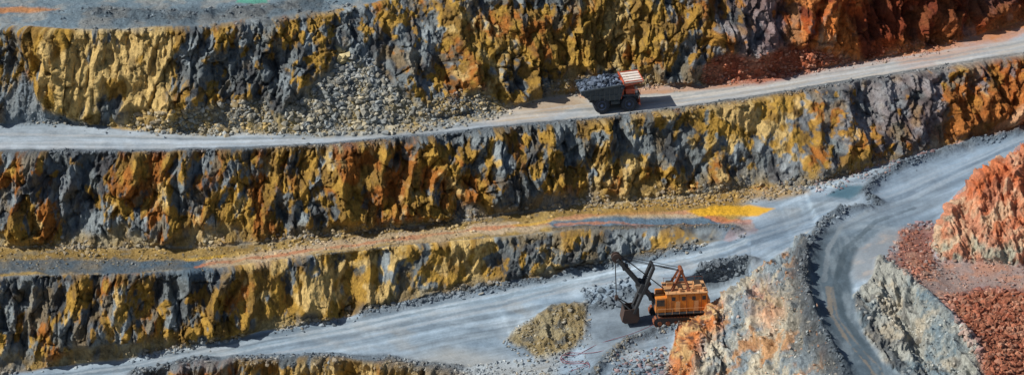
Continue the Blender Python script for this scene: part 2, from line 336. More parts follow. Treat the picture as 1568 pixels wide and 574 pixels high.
CT=mix(CT,col(.165,.23,.305)*(1+.6*stk[...,None]),pmask([(1100,345),(1330,318),(1300,300),(1400,250),(1568,205),(1900,110),(1900,130),(1568,225),(1430,345),(1330,330),(1250,348),(1200,384),(1100,406)],10)*.7)
for o1 in (0,9,18,-8,5,14):
    track([(1130,372+o1),(1220,346+o1),(1310,318+o1),(1390,290+o1),(1470,255+o1*.7),(1568,214+o1*.5),(1700,165)],.5,(.09,.13,.18) if o1%2 else (.30,.36,.42),.5,1.5)
for k,(o1,c) in enumerate([(9,(.13,.18,.23)),(13,(.34,.40,.45)),(19,(.13,.18,.22)),(24,(.33,.38,.42)),(29,(.12,.16,.20)),(36,(.30,.33,.36))]):
    track([(p[0],p[1]+o1*(.75 if p[0]>800 else 1)+2*math.sin(p[0]*.011+k*1.7)) for p in Fl if p[0]>-100],.45,c,.6,1.8)
CT=mix(CT,col(.38,.36,.31),pmask([(690,530),(780,552),(860,556),(850,590),(690,590),(600,556)],12)*.4)
CT=mix(CT,col(.14,.175,.21)*(1+.4*dirt[...,None]),pmask([(900,480),(960,450),(1060,440),(1060,490),(980,520),(910,560),(895,520)],10)*.65)
CT=mix(CT,col(.045,.12,.17),pmask([(1265,300),(1290,284),(1318,284),(1324,298),(1300,306)],3,.4)*.85)
def cellmul(c): return c*(.92+.16*idh[...,None])*(.88+.12*ss(0,.15,eh))[...,None]
mo=mix(np.broadcast_to(col(.27,.20,.085),P.shape),col(.35,.29,.16),ss(-.2,.4,n5));mo=mix(mo,col(.13,.12,.09),ss(0,.4,n6))
CT=mix(CT,mo,m_mound*.92)
rg=mix(np.broadcast_to(col(.52,.48,.38),P.shape),col(.27,.33,.37),ss(-.15,.3,n1+.5*n2));rg=mix(rg,col(.70,.62,.46),ss(.05,.4,n4+.3*n2)*.8)
rg=mix(rg,col(.60,.29,.10),ss(.08,.4,n5+.4*n2)*.75);rg=mix(rg,col(.16,.165,.16),ss(.05,.4,n6-.4*er)*.7)
orr=mix(np.broadcast_to(col(.64,.20,.04),P.shape),col(.66,.42,.18),ss(-.2,.3,n6+.3*n2));orr=mix(orr,col(.16,.06,.03),ss(.1,.4,n7+.5*n5))
rg=mix(rg,orr,pmask([(1015,600),(1030,520),(1070,470),(1105,462),(1110,500),(1070,540),(1050,600)],16)*.9)
rg=mix(rg,orr,.5*pmask([(1150,440),(1180,430),(1200,470),(1180,510),(1150,480)],14))
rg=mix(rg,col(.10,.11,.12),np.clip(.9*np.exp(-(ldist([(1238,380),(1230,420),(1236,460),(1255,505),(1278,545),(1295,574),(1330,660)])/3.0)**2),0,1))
CT=mix(CT,cellmul(rg),m_ridge)
wd=mix(np.broadcast_to(col(.085,.12,.15),P.shape),col(.16,.205,.24),ss(-.1,.5,fbm(x/1.4,y/7,z,4,140)))
wd=wd*(1+.35*dirt[...,None])
CT=mix(CT,wd,m_wind*(.25+.75*ss(325,385,V)))
track([(1268,440),(1272,480),(1300,525),(1330,560),(1350,590)],.4,(.28,.22,.15),.55,2.5)
track([(1274,440),(1282,485),(1312,525),(1345,560),(1362,590)],.25,(.26,.21,.15),.4,2.5)
track([(1330,325),(1290,345),(1268,380),(1262,430)],.6,(.24,.28,.31),.6,1)
track([(1400,318),(1340,340),(1295,380),(1280,430),(1290,480),(1330,540)],.7,(.05,.075,.095),.7,1)
ter=mix(np.broadcast_to(col(.21,.24,.27),P.shape),col(.34,.30,.27),ss(-.1,.5,n5))
CT=mix(CT,ter,pmask([(1312,385),(1350,354),(1400,346),(1440,400),(1480,440),(1440,470),(1400,430),(1330,430),(1302,430)],6)*.9)
gu=mix(np.broadcast_to(col(.40,.41,.37),P.shape),col(.20,.27,.31),ss(-.2,.3,n1+.5*n2));gu=mix(gu,col(.56,.48,.35),ss(.05,.4,n4+.3*n2)*.7);gu=mix(gu,col(.13,.125,.12),ss(.05,.4,n6-.4*er)*.7)
CT=mix(CT,cellmul(gu),m_gully)
CT=mix(CT,mix(np.broadcast_to(col(.32,.23,.20),P.shape),col(.44,.22,.14),ss(-.1,.4,n5)),m_apron*.9)
CT=mix(CT,mix(np.broadcast_to(col(.24,.08,.045),P.shape),col(.38,.18,.11),ss(-.2,.5,n6)),m_rubble)
rm=mix(np.broadcast_to(col(.62,.28,.17),P.shape),col(.68,.45,.29),ss(-.2,.3,n2+.5*n4));rm=mix(rm,col(.58,.15,.05),ss(-.1,.4,n5+.004*(290-V))*.85)
rm=mix(rm,col(.40,.42,.33),ss(0,.4,n1+.5*n2+.006*(V-365))*.85);rm=mix(rm,col(.24,.09,.055),ss(.05,.35,n6-.3*er)*.7)
CT=mix(CT,cellmul(rm),m_rmound)
CT=mix(CT,mix(np.broadcast_to(col(.62,.36,.20),P.shape),col(.55,.22,.1),ss(-.1,.4,n5)),m_rm2)
ta=mix(np.broadcast_to(col(.24,.24,.21),P.shape),col(.36,.27,.11),ss(-.2,.4,n5));ta=mix(ta,col(.14,.16,.17),ss(.05,.5,n6))
ta=mix(ta,col(.20,.26,.31),.9*(1-ss(100,160,U)))
CT=mix(CT,ta*(.85+.3*idb[...,None]),m_talus1*.9)
CT=mix(CT,mix(np.broadcast_to(col(.36,.10,.05),P.shape),col(.46,.2,.12),ss(-.1,.4,n5)),m_redscree*.9)
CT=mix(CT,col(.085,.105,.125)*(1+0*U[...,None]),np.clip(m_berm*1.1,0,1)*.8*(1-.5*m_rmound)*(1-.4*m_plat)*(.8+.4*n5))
rough=np.clip(.15+cliff+edge*.8+bumpy*.6+m_berm*.7,0,1)
CT*=(1+.18*n3*rough)[...,None]
CT=np.clip(CT,.012,.85)
print('col',time.time()-T0)
# ------------------------------------------------------------------ skirts to far ground
def build_sheet():
    Q=np.pad(P,((2,2),(2,2),(0,0)),'edge').astype(f4)
    for k,off in ((0,2600),(1,500)):
        Q[k,:,1]+=off;Q[-1-k,:,1]-=off*.35;Q[:,k,0]-=off;Q[:,-1-k,0]+=off
    K=np.pad(np.concatenate([CT,np.ones(CT.shape[:2]+(1,))],-1),((2,2),(2,2),(0,0)),'edge').astype(f4)
    Rr=np.pad(rough,((2,2),(2,2)),'edge').astype(f4)
    nv,nu=Q.shape[:2]
    idx=np.arange(nv*nu).reshape(nv,nu)
    q=np.stack([idx[1:,:-1],idx[1:,1:],idx[:-1,1:],idx[:-1,:-1]],-1).reshape(-1,4)
    return Q.reshape(-1,3),q,K.reshape(-1,4),Rr.ravel()
def mkmesh(name,V_,F_,K=None,R=None,smooth=True,mat=None):
    me=bpy.data.meshes.new(name)
    k=F_.shape[1]
    me.vertices.add(len(V_));me.vertices.foreach_set('co',V_.astype(f4).ravel())
    me.loops.add(F_.size);me.loops.foreach_set('vertex_index',F_.astype(np.int32).ravel())
    me.polygons.add(len(F_));me.polygons.foreach_set('loop_start',np.arange(0,F_.size,k,dtype=np.int32))
    me.update(calc_edges=True)
    me.polygons.foreach_set('use_smooth',np.full(len(F_),smooth))
    if K is not None:
        a=me.color_attributes.new('Col','FLOAT_COLOR','POINT');a.data.foreach_set('color',K.astype(f4).ravel())
    if R is not None:
        a=me.attributes.new('rgh','FLOAT','POINT');a.data.foreach_set('value',R.astype(f4).ravel())
    ob=bpy.data.objects.new(name,me);bpy.context.collection.objects.link(ob)
    if mat: me.materials.append(mat)
    return ob
# ------------------------------------------------------------------ materials
def rockmat(name,terrain=True):
    m=bpy.data.materials.new(name);m.use_nodes=True;nt=m.node_tree;n=nt.nodes;l=nt.links
    b=n['Principled BSDF'];b.inputs['Roughness'].default_value=.93;b.inputs['Specular IOR Level'].default_value=.15
    at=n.new('ShaderNodeAttribute');at.attribute_name='Col'
    tc=n.new('ShaderNodeTexCoord');mp=n.new('ShaderNodeMapping');mp.inputs['Scale'].default_value=(1,1,.38)
    l.new(tc.outputs['Object'],mp.inputs['Vector'])
    n1=n.new('ShaderNodeTexNoise');n1.inputs['Scale'].default_value=2.4;n1.inputs['Detail'].default_value=4;n1.inputs['Roughness'].default_value=.75
    l.new(mp.outputs[0],n1.inputs['Vector'])
    mr=n.new('ShaderNodeMapRange');mr.inputs[1].default_value=.3;mr.inputs[2].default_value=.7;mr.inputs[3].default_value=.64;mr.inputs[4].default_value=1.36
    l.new(n1.outputs['Fac'],mr.inputs[0])
    mx=n.new('ShaderNodeMix');mx.data_type='RGBA';mx.blend_type='MULTIPLY';mx.inputs[0].default_value=.6
    l.new(at.outputs['Color'],mx.inputs[6]);l.new(mr.outputs[0],mx.inputs[7]);l.new(mx.outputs[2],b.inputs['Base Color'])
    if terrain:
        ar=n.new('ShaderNodeAttribute');ar.attribute_name='rgh'
        fa_=n.new('ShaderNodeMath');fa_.operation='MULTIPLY_ADD';fa_.inputs[1].default_value=.75;fa_.inputs[2].default_value=.2
        l.new(ar.outputs['Fac'],fa_.inputs[0]);l.new(fa_.outputs[0],mx.inputs[0])
        n2=n.new('ShaderNodeTexNoise');n2.inputs['Scale'].default_value=1.8;n2.inputs['Detail'].default_value=5;n2.inputs['Roughness'].default_value=.75
        l.new(mp.outputs[0],n2.inputs['Vector'])
        bu=n.new('ShaderNodeBump');bu.inputs['Distance'].default_value=.7
        l.new(ar.outputs['Fac'],bu.inputs['Strength']);l.new(n2.outputs['Fac'],bu.inputs['Height']);l.new(bu.outputs[0],b.inputs['Normal'])
    return m
M_ter=rockmat('quarry_rock');M_rock=rockmat('loose_rock',False)
def paint(name,c,rough=.5,metal=0,dust=.35,dc=(.33,.30,.26),sc=1.4):
    m=bpy.data.materials.new(name);m.use_nodes=True;nt=m.node_tree;n=nt.nodes;l=nt.links
    b=n['Principled BSDF'];b.inputs['Roughness'].default_value=rough;b.inputs['Metallic'].default_value=metal
    tc=n.new('ShaderNodeTexCoord');no=n.new('ShaderNodeTexNoise');no.inputs['Scale'].default_value=sc;no.inputs['Detail'].default_value=6;no.inputs['Roughness'].default_value=.7
    l.new(tc.outputs['Object'],no.inputs['Vector'])
    mr=n.new('ShaderNodeMapRange');mr.inputs[1].default_value=.42;mr.inputs[2].default_value=.68;mr.inputs[3].default_value=0;mr.inputs[4].default_value=dust
    l.new(no.outputs['Fac'],mr.inputs[0])
    mx=n.new('ShaderNodeMix');mx.data_type='RGBA';mx.inputs[6].default_value=(*c,1);mx.inputs[7].default_value=(*dc,1)
    l.new(mr.outputs[0],mx.inputs[0]);l.new(mx.outputs[2],b.inputs['Base Color'])
    return m
V_,F_,K_,R_=build_sheet()
terrain=mkmesh('mine_terrain',V_,F_,K_,R_,True,M_ter)
# ------------------------------------------------------------------ loose rocks
t=(1+5**.5)/2
ICO=np.array([(-1,t,0),(1,t,0),(-1,-t,0),(1,-t,0),(0,-1,t),(0,1,t),(0,-1,-t),(0,1,-t),(t,0,-1),(t,0,1),(-t,0,-1),(-t,0,1)],float)/1.9
ICF=np.array([(0,11,5),(0,5,1),(0,1,7),(0,7,10),(0,10,11),(1,5,9),(5,11,4),(11,10,2),(10,7,6),(7,1,8),(3,9,4),(3,4,2),(3,2,6),(3,6,8),(3,8,9),(4,9,5),(2,4,11),(6,2,10),(8,6,7),(9,8,1)])
def rocks_at(pos,size,colr,squash=.75):
    n=len(pos)
    v=ICO[None]*(1+rng.uniform(-.35,.3,(n,12,1)))+rng.normal(0,.1,(n,12,3))
    s=rng.uniform(.5,1.25,(n,1,3));s[:,:,2]*=squash
    v=v*s
    a,b,c=rng.uniform(0,6.28,n),rng.uniform(-.5,.5,n),rng.uniform(-.5,.5,n)
    ca,sa=np.cos(a)[:,None],np.sin(a)[:,None]
    x_,y_,z_=v[...,0],v[...,1],v[...,2]
    y_,z_=y_*np.cos(b)[:,None]-z_*np.sin(b)[:,None],y_*np.sin(b)[:,None]+z_*np.cos(b)[:,None]
    x_,z_=x_*np.cos(c)[:,None]-z_*np.sin(c)[:,None],x_*np.sin(c)[:,None]+z_*np.cos(c)[:,None]
    x_,y_=x_*ca-y_*sa,x_*sa+y_*ca
    v=np.stack([x_,y_,z_],-1)*(size[:,None,None]*.5)+pos[:,None,:]
    f=ICF[None]+12*np.arange(n)[:,None,None]
    k=np.repeat(np.concatenate([colr,np.ones((n,1))],1)[:,None,:],12,1)
    return v.reshape(-1,3),f.reshape(-1,3),k.reshape(-1,4)
def inpoly(px,py,poly):
    ins=np.zeros(px.shape,bool)
    for k in range(len(poly)):
        ax,ay=poly[k];bx,by=poly[(k+1)%len(poly)]
        if ay==by: continue
        ins^=((ay>py)!=(by>py))&(px<(bx-ax)*(py-ay)/(by-ay)+ax)
    return ins
def bil(u,v):
    i=np.clip(np.searchsorted(us,u),1,NU-1);j=np.clip(np.searchsorted(vs,v),1,NV-1)
    return P[j,i],CT[j,i]
acc=[]
def sizes(n,a,b,pw=2.5): return a+(b-a)*rng.random(n)**pw
def addrocks(u,v,s,pal,tcol=.55):
    p,c=bil(u,v);pal=np.array(pal)
    k=pal[rng.integers(0,len(pal),len(u))]*(1-tcol)+c*tcol
    k=k*rng.uniform(.7,1.35,(len(u),1))
    p=p.copy();p[:,2]+=s*.05
    acc.append((p,s,np.clip(k,.02,.7)))
def area(poly,n,a,b,pal,pw=2.5,tcol=.55):
    q=np.array(poly,float);u=rng.uniform(q[:,0].min(),q[:,0].max(),n*3);v=rng.uniform(q[:,1].min(),q[:,1].max(),n*3)
    w=vn((u/22).astype(f4),(v/12).astype(f4),u*0,7)
    m=inpoly(u,v,poly)&(rng.random(len(u))<.65+.5*w);u,v=u[m][:n],v[m][:n];addrocks(u,v,sizes(len(u),a,b,pw),pal,tcol)
def linescat(L,n,sd,a,b,pal,off=0,pw=3.5,tcol=.6,clump=True):
    L=[(p[0],p[1]) for p in L];q=np.array(L,float);d=np.r_[0,np.cumsum(np.hypot(*np.diff(q,axis=0).T))]
    tt=rng.uniform(0,d[-1],n)
    w=vn((tt/(45 if clump else 18)).astype(f4),tt*0,tt*0,int(abs(q[0,0]))+3);tt=tt[rng.random(n)<.45+.6*w]
    u=np.interp(tt,d,q[:,0]);v=np.interp(tt,d,q[:,1])+rng.normal(0,sd,len(tt))+off
    addrocks(u+rng.normal(0,sd*.4,len(tt)),v,sizes(len(tt),a,b,pw),pal,tcol)
GR=[(.28,.29,.28),(.20,.23,.25),(.35,.34,.30),(.14,.16,.18)];DK=[(.08,.095,.11),(.13,.15,.17),(.19,.22,.24)]
PG=[(.32,.33,.31),(.26,.29,.30),(.40,.37,.29),(.18,.20,.21)]
OC=[(.38,.27,.11),(.28,.21,.10),(.22,.21,.18),(.44,.33,.16)];RD=[(.30,.09,.05),(.42,.17,.10),(.22,.08,.05),(.46,.26,.18)]
C_in=[(-40,233)]+[p for p in C if 0<=p[0]<=1568]+[(1600,80)]
B_in=[(-40,189)]+[p for p in B if 0<=p[0]<=1568]
area([(520,90),(560,95),(590,120),(640,170),(610,205),(430,208),(440,165),(500,120)],3200,.2,1.5,PG,4.5,.35)
area([(545,75),(575,90),(570,125),(530,120),(525,90)],60,.6,1.9,[(.28,.32,.35)],2,.3)
area([(640,160),(730,130),(790,172),(720,192),(620,205)],1600,.15,1.1,OC+PG,4,.4)
area([(200,175),(300,160),(400,150),(430,206),(300,208),(190,198)],1900,.2,1.4,PG+OC,4.5,.4)
area([(515,78),(528,72),(530,95),(518,100)],8,1.5,2.6,[(.46,.37,.18)],1,.2)
area([(0,120),(40,115),(70,165),(150,190),(0,195)],500,.12,.5,DK,3)
area([(820,125),(900,115),(1000,115),(1010,135),(850,146)],700,.2,.9,OC+GR,4)
area([(1075,95),(1120,80),(1230,75),(1330,95),(1160,128),(1070,128)],1600,.15,1.1,RD,4,.4)
area([(1330,75),(1440,60),(1440,80),(1340,98)],300,.2,1.0,RD,4)
linescat(B_in,3000,4,.12,.8,OC+GR,0)
linescat([p for p in B if p[0]>1000],900,4,.12,.8,RD)
linescat(C_in,3200,1.6,.15,.8,DK,1)
linescat([(-40,378)]+[p for p in Dl if 0<=p[0]<=1300],7500,7,.12,1.1,OC+GR,-1)
linescat([p for p in Dl if 1150<=p[0]],1400,5,.12,.9,RD+GR,-2)
linescat([(-40,421)]+[p for p in E if p[0]>=0],1800,2,.12,.55,DK+OC,0)
linescat([p for p in Fl if p[0]>=0],3800,4.5,.12,1.1,DK+GR+OC[:1],-1)
linescat([(560,480),(640,464),(700,450),(760,440),(830,428),(900,412),(960,401),(1060,381)],1500,2.3,.18,1.1,DK,0,clump=False)
linescat([p for p in G if p[0]>=200]+[(760,572)],1900,3,.15,1.0,DK+GR,0)
linescat([(1345,312),(1322,300),(1340,278),(1370,262),(1430,240),(1500,219),(1568,205)],1500,3.2,.15,.8,DK,clump=False)
linescat([(1330,318),(1290,325),(1258,345),(1238,380),(1230,420),(1236,460),(1255,505),(1278,545),(1295,580)],2000,4,.15,1.0,DK+GR[:1],0,clump=False)
linescat([(905,590),(925,552),(960,525),(1000,510),(1042,500),(1068,482)],1100,4,.15,.9,GR+OC,0,clump=False)
area([(890,440),(960,425),(975,460),(930,475),(900,470)],260,.2,1.5,DK,3)
area([(1070,405),(1150,395),(1150,420),(1100,438),(1060,435)],400,.2,1.3,DK,3)
area([(766,525),(800,492),(898,460),(910,520),(872,550),(820,556),(760,575),(850,580)],1300,.12,.8,OC[:3]+GR,4)
area([(700,560),(830,545),(900,540),(900,580),(760,590)],800,.12,.9,GR,4)
area([(940,540),(1020,530),(1030,580),(920,585)],500,.2,1.2,OC[:1]+RD[:2]+GR,3)
area([(1385,345),(1430,335),(1440,400),(1400,440),(1350,400)],1100,.15,1.1,RD+GR[:1],4)
area([(1400,395),(1568,400),(1568,460),(1500,440),(1450,470),(1400,430)],900,.12,.7,RD+GR,4)
area([(1440,455),(1500,440),(1600,450),(1600,590),(1520,590)],5500,.18,1.4,RD,3.5)
area([(1300,460),(1400,430),(1500,530),(1510,590),(1390,590)],800,.12,.8,GR+[(.5,.45,.38)],4)
area([(1020,590),(1050,500),(1190,400),(1230,400),(1290,590)],1100,.12,.8,[(.5,.46,.38),(.3,.36,.38),(.5,.25,.12)],4)
area([(900,318),(1080,292),(1230,285),(1180,308),(1000,322)],1400,.12,.9,OC+GR,4)
area([(1230,285),(1300,262),(1420,232),(1500,208),(1330,280),(1260,300)],1200,.15,1.1,RD+DK,3.5)
area([(80,15),(300,12),(520,0),(560,10),(420,34),(280,46),(100,46)],700,.15,.9,DK,4)
area([(0,380),(400,375),(700,345),(700,362),(350,400),(0,415)],2600,.1,.6,OC+GR[:1],4)
pos=np.concatenate([a[0] for a in acc]);siz=np.concatenate([a[1] for a in acc]);kk=np.concatenate([a[2] for a in acc])
v_,f_,k_=rocks_at(pos,siz,kk)
mkmesh('rock_rubble',v_,f_,k_,None,False,M_rock)
print('rocks',len(pos),time.time()-T0)
# ------------------------------------------------------------------ hard-surface helpers
import bmesh
def obj(name,bm,mat,parent,smooth=False):
    bmesh.ops.recalc_face_normals(bm,faces=bm.faces)
    me=bpy.data.meshes.new(name);bm.to_mesh(me);bm.free()
    for p in me.polygons:p.use_smooth=smooth
    me.materials.append(mat);o=bpy.data.objects.new(name,me);bpy.context.collection.objects.link(o);o.parent=parent;return o
def box(name,par,mat,x0,x1,y0,y1,z0,z1,bev=.04,rot=None):
    bm=bmesh.new();bmesh.ops.create_cube(bm,size=1)
    c=Vector(((x0+x1)/2,(y0+y1)/2,(z0+z1)/2))
    for v in bm.verts: v.co=Vector((v.co.x*(x1-x0),v.co.y*(y1-y0),v.co.z*(z1-z0)))
    if bev: bmesh.ops.bevel(bm,geom=bm.edges[:],offset=bev,segments=1,affect='EDGES')
    R=rot.to_matrix() if rot else Matrix.Identity(3)
    for v in bm.verts: v.co=R@v.co+c
    return obj(name,bm,mat,par)
def prism(name,par,mat,prof,y0,y1,bev=0.0):
    bm=bmesh.new();a=[bm.verts.new((p[0],y0,p[1])) for p in prof];b=[bm.verts.new((p[0],y1,p[1])) for p in prof]
    bm.faces.new(a);bm.faces.new(b[::-1]);n=len(prof)
    for i in range(n): bm.faces.new((a[i],b[i],b[(i+1)%n],a[(i+1)%n]))
    if bev: bmesh.ops.bevel(bm,geom=bm.edges[:],offset=bev,segments=1,affect='EDGES')
    return obj(name,bm,mat,par)
def beam(name,par,mat,p,q,w,h=None,seg=4):
    p,q=Vector(p),Vector(q);h=h or w;d=q-p;bm=bmesh.new()
    if seg==4:
        bmesh.ops.create_cube(bm,size=1)
        for v in bm.verts: v.co=Vector((v.co.x*w,v.co.y*h,v.co.z*d.length))
    else:
        bmesh.ops.create_cone(bm,cap_ends=True,segments=seg,radius1=w/2,radius2=h/2,depth=d.length)
    R=d.to_track_quat('Z','Y').to_matrix()
    for v in bm.verts: v.co=R@v.co+(p+q)/2
    return obj(name,bm,mat,par,False)
def lathe_y(name,par,mat,prof,cx,cz,seg=36):
    bm=bmesh.new();rings=[]
    for y_,r in prof:
        rings.append([bm.verts.new((cx+r*math.cos(2*math.pi*i/seg),y_,cz+r*math.sin(2*math.pi*i/seg))) for i in range(seg)])
    for a,b in zip(rings[:-1],rings[1:]):
        for i in range(seg): bm.faces.new((a[i],a[(i+1)%seg],b[(i+1)%seg],b[i]))
    bm.faces.new(rings[0]);bm.faces.new(rings[-1]);return obj(name,bm,mat,par,False)
rubber=paint('tyre_rubber',(.020,.026,.038),.85,dust=.3,dc=(.10,.12,.15))
rimm=paint('wheel_rim',(.06,.11,.26),.5,dust=.25)
tealg=paint('body_steel',(.04,.058,.075),.55,dust=.35,dc=(.13,.14,.13))
dark=paint('dark_steel',(.022,.026,.032),.65,dust=.2,dc=(.09,.08,.07))
white=paint('white_paint',(.75,.70,.64),.45,dust=.6,dc=(.5,.33,.24))
redp=paint('red_paint',(.52,.08,.025),.5,dust=.3)
glass=paint('cab_glass',(.02,.03,.04),.08,dust=.05)
orange=paint('orange_paint',(.68,.235,.03),.5,dust=.7,dc=(.25,.10,.04),sc=.9)
orange2=paint('faded_orange',(.66,.35,.15),.6,dust=.6,dc=(.33,.2,.12),sc=1.2)
rustm=paint('rusty_steel',(.24,.075,.03),.75,dust=.6,dc=(.07,.04,.03))
brownm=paint('dark_rust',(.06,.034,.026),.75,dust=.6,dc=(.03,.028,.028))
def place(name,u,v,yaw,dz=0):
    p,_=bil(np.array([u]),np.array([v]));e=bpy.data.objects.new(name,None);bpy.context.collection.objects.link(e)
    e.location=(p[0][0],p[0][1],p[0][2]+dz);e.rotation_euler=(0,0,yaw);return e
# ------------------------------------------------------------------ haul truck
tr=place('haul_truck',937,164,math.radians(9),.0)
tr.scale=(1.0,1.0,1.06)
def wheel(nm,cx,y0,y1,r=1.36):
    s=1 if y1>y0 else -1;w=abs(y1-y0)
    prof=[(y0,r*.56),(y0,r*.86),(y0+s*w*.12,r*.97),(y0+s*w*.3,r),(y0+s*w*.7,r),(y0+s*w*.88,r*.97),(y1,r*.86),(y1,r*.56)]
    lathe_y(nm+'_tyre',tr,rubber,prof,cx,r,40)
    for e,d in ((y1,s),(y0,-s)):
        lathe_y(nm+'_rim',tr,rimm,[(e-d*.1,r*.57),(e+d*.02,r*.55),(e-d*.05,r*.44),(e-d*.12,r*.4),(e-d*.02,r*.22),(e+d*.04,r*.12)],cx,r,28)
    bm=bmesh.new()
    for i in range(30):
        a=2*math.pi*i/30
        for k in (0,1):
            m=Matrix.Translation((cx+math.cos(a+k*.1)*r*1.0,y0+(y1-y0)*(.27+.46*k),r+math.sin(a+k*.1)*r*1.0))@Matrix.Rotation(-a,4,'Y')
            bmesh.ops.create_cube(bm,size=1,matrix=m@Matrix.Diagonal((.09,w*.42,.13,1)))
    obj(nm+'_tread',bm,rubber,tr)
for s,nm in ((1,'left'),(-1,'right')):
    wheel('front_'+nm,2.55,s*1.85,s*2.8)
    wheel('rear_outer_'+nm,-2.35,s*1.95,s*2.85);wheel('rear_inner_'+nm,-2.35,s*1.0,s*1.9)
    box('frame_rail_'+nm,tr,dark,-4.2,4.3,s*.55-.2,s*.55+.2,1.25,1.9)
    beam('ladder_rail_'+nm,tr,redp,(4.75,s*1.5,.7),(4.45,s*1.5,2.8),.08)
    beam('ladder_rail2_'+nm,tr,redp,(4.75,s*2.0,.7),(4.45,s*2.0,2.8),.08)
    for i in range(5): beam('ladder_step_%s_%d'%(nm,i),tr,redp,(4.72-.07*i,s*1.5,.9+.4*i),(4.72-.07*i,s*2.0,.9+.4*i),.06)
    box('headlight_'+nm,tr,white,4.58,4.66,s*1.15-.12,s*1.15+.12,1.7,1.95,.02)
    box('fender_'+nm,tr,tealg,1.2,4.3,1.7 if s>0 else -2.75,2.75 if s>0 else -1.7,2.74,2.87)
    beam('suspension_'+nm,tr,dark,(2.5,s*1.3,1.3),(2.5,s*1.2,2.9),.4,.4,12)
    beam('hoist_ram_'+nm,tr,dark,(-.3,s*.95,1.4),(.5,s*.95,2.9),.35,.28,12)
    beam('handrail_'+nm,tr,redp,(1.4,s*2.7,3.8),(4.5,s*2.7,3.8),.06)
    for i in range(4): beam('handrail_post_%s_%d'%(nm,i),tr,redp,(1.5+i*1.0,s*2.7,2.8),(1.5+i*1.0,s*2.7,3.8),.06)
beam('rear_axle',tr,dark,(-2.35,-1.9,1.32),(-2.35,1.9,1.32),.9,.9,16)
beam('front_axle',tr,dark,(2.55,-1.8,1.32),(2.55,1.8,1.32),.4,.4,12)
beam('fuel_tank',tr,tealg,(-.6,-1.6,1.5),(1.0,-1.6,1.5),.95,.95,18)
box('air_tank',tr,tealg,-.5,.9,1.2,2.2,1.1,1.9,.15)
box('bumper',tr,redp,4.3,4.7,-2.2,2.2,.95,1.45,.06)
box('engine_hood',tr,tealg,2.4,4.5,-1.0,1.0,1.5,2.87,.1)
box('radiator_grille',tr,dark,4.5,4.56,-.85,.85,1.55,2.8,.01)
for i in range(6): box('grille_bar_%d'%i,tr,tealg,4.565,4.6,-.85,.85,1.62+i*.18,1.68+i*.18,.0)
box('deck',tr,tealg,1.5,4.6,-2.75,2.75,2.88,2.98,.02)
box('cab',tr,redp,2.4,4.1,.75,2.45,2.99,4.55,.08)
box('cab_windscreen',tr,glass,4.09,4.13,.9,2.3,3.6,4.4,.01)
box('cab_side_window_left',tr,glass,2.6,3.95,2.44,2.48,3.6,4.4,.01)
box('cab_side_window_right',tr,glass,2.6,3.95,.71,.76,3.6,4.4,.01)
box('electrical_cabinet',tr,redp,2.0,3.6,-2.4,-1.0,2.99,3.9,.06)
beam('air_filter',tr,white,(3.9,-1.9,3.0),(3.9,-1.9,3.8),.55,.55,16)
beam('air_filter_b',tr,white,(3.9,-1.2,3.0),(3.9,-1.2,3.8),.55,.55,16)
side=[(-6.0,3.35),(-4.6,2.45),(-1.2,2.15),(1.0,2.3),(1.65,4.85),(1.2,4.75),(-6.1,3.95)]
for s,nm in ((1,'left'),(-1,'right')):
    prism('tray_side_'+nm,tr,tealg,side,s*2.66,s*2.80)
    beam('tray_top_rail_'+nm,tr,tealg,(-6.15,s*2.86,3.97),(1.35,s*2.86,4.82),.24,.24)
    beam('tray_mid_rail_'+nm,tr,tealg,(-5.2,s*2.87,2.98),(1.15,s*2.87,3.1),.16,.16)
    for i in range(8):
        xx=-5.3+i*.86;zt=3.95+(xx+6.1)*.11;zb=2.45 if xx>-4.6 else 2.45-(xx+4.6)*.6
        if xx>-4.6: zb=2.4-(xx+4.6)*.07
        if xx>-1.2: zb=2.2
        beam('tray_rib_%s_%d'%(nm,i),tr,tealg,(xx,s*2.87,zb),(xx,s*2.87,zt),.17,.18)
    prism('canopy_side_'+nm,tr,redp,[(1.6,4.45),(1.7,5.0),(4.9,5.2),(4.9,5.0)],s*2.55,s*2.68)
fl=[(-6.0,3.35),(-4.6,2.45),(-1.2,2.15),(1.0,2.3),(.98,2.48),(-1.2,2.35),(-4.5,2.65),(-5.95,3.55)]
prism('tray_floor',tr,tealg,fl,-2.655,2.655)
prism('tray_headboard',tr,redp,[(1.0,2.3),(1.2,2.3),(1.85,4.97),(1.65,4.97)],-2.65,2.65)
prism('canopy',tr,white,[(1.65,4.98),(4.95,5.22),(4.95,5.36),(1.65,5.14)],-2.7,2.7)
box('canopy_front_lip',tr,redp,4.96,5.1,-2.75,2.75,5.12,5.45,.02)
box('canopy_rear_lip',tr,redp,1.45,1.64,-2.75,2.75,4.98,5.3,.02)
for i in range(5): box('canopy_rib_%d'%i,tr,redp if i in (0,4) else white,1.8,4.9,-2.6+i*1.25,-2.45+i*1.25,5.3,5.42,.01,Euler((0,-.07,0)))
box('beacon_mast',tr,redp,1.2,1.4,-.1,.1,5.0,5.6,.02)
n=34;gx,gy=np.meshgrid(np.linspace(-5.6,1.35,n),np.linspace(-2.62,2.62,n))
hz=3.55+(gx+6)*.09+1.25*np.clip(1-((gx+1.9)/3.9)**2,0,1)*np.clip(1-(gy/2.75)**2,0,1)+.3*fbm(gx.astype(f4)*1.2,gy.astype(f4)*1.2,gx.astype(f4)*0,3,3)
idx=np.arange(n*n).reshape(n,n);q=np.stack([idx[:-1,:-1],idx[:-1,1:],idx[1:,1:],idx[1:,:-1]],-1).reshape(-1,4)
lv=np.stack([gx,gy,hz],-1).reshape(-1,3)
lk=np.tile(np.array([.06,.078,.10,1.]),(n*n,1))
lo=mkmesh('ore_load',lv,q,lk,None,False,M_rock);lo.parent=tr
ii=rng.integers(0,n*n,380);sz=sizes(380,.3,1.3,1.8)
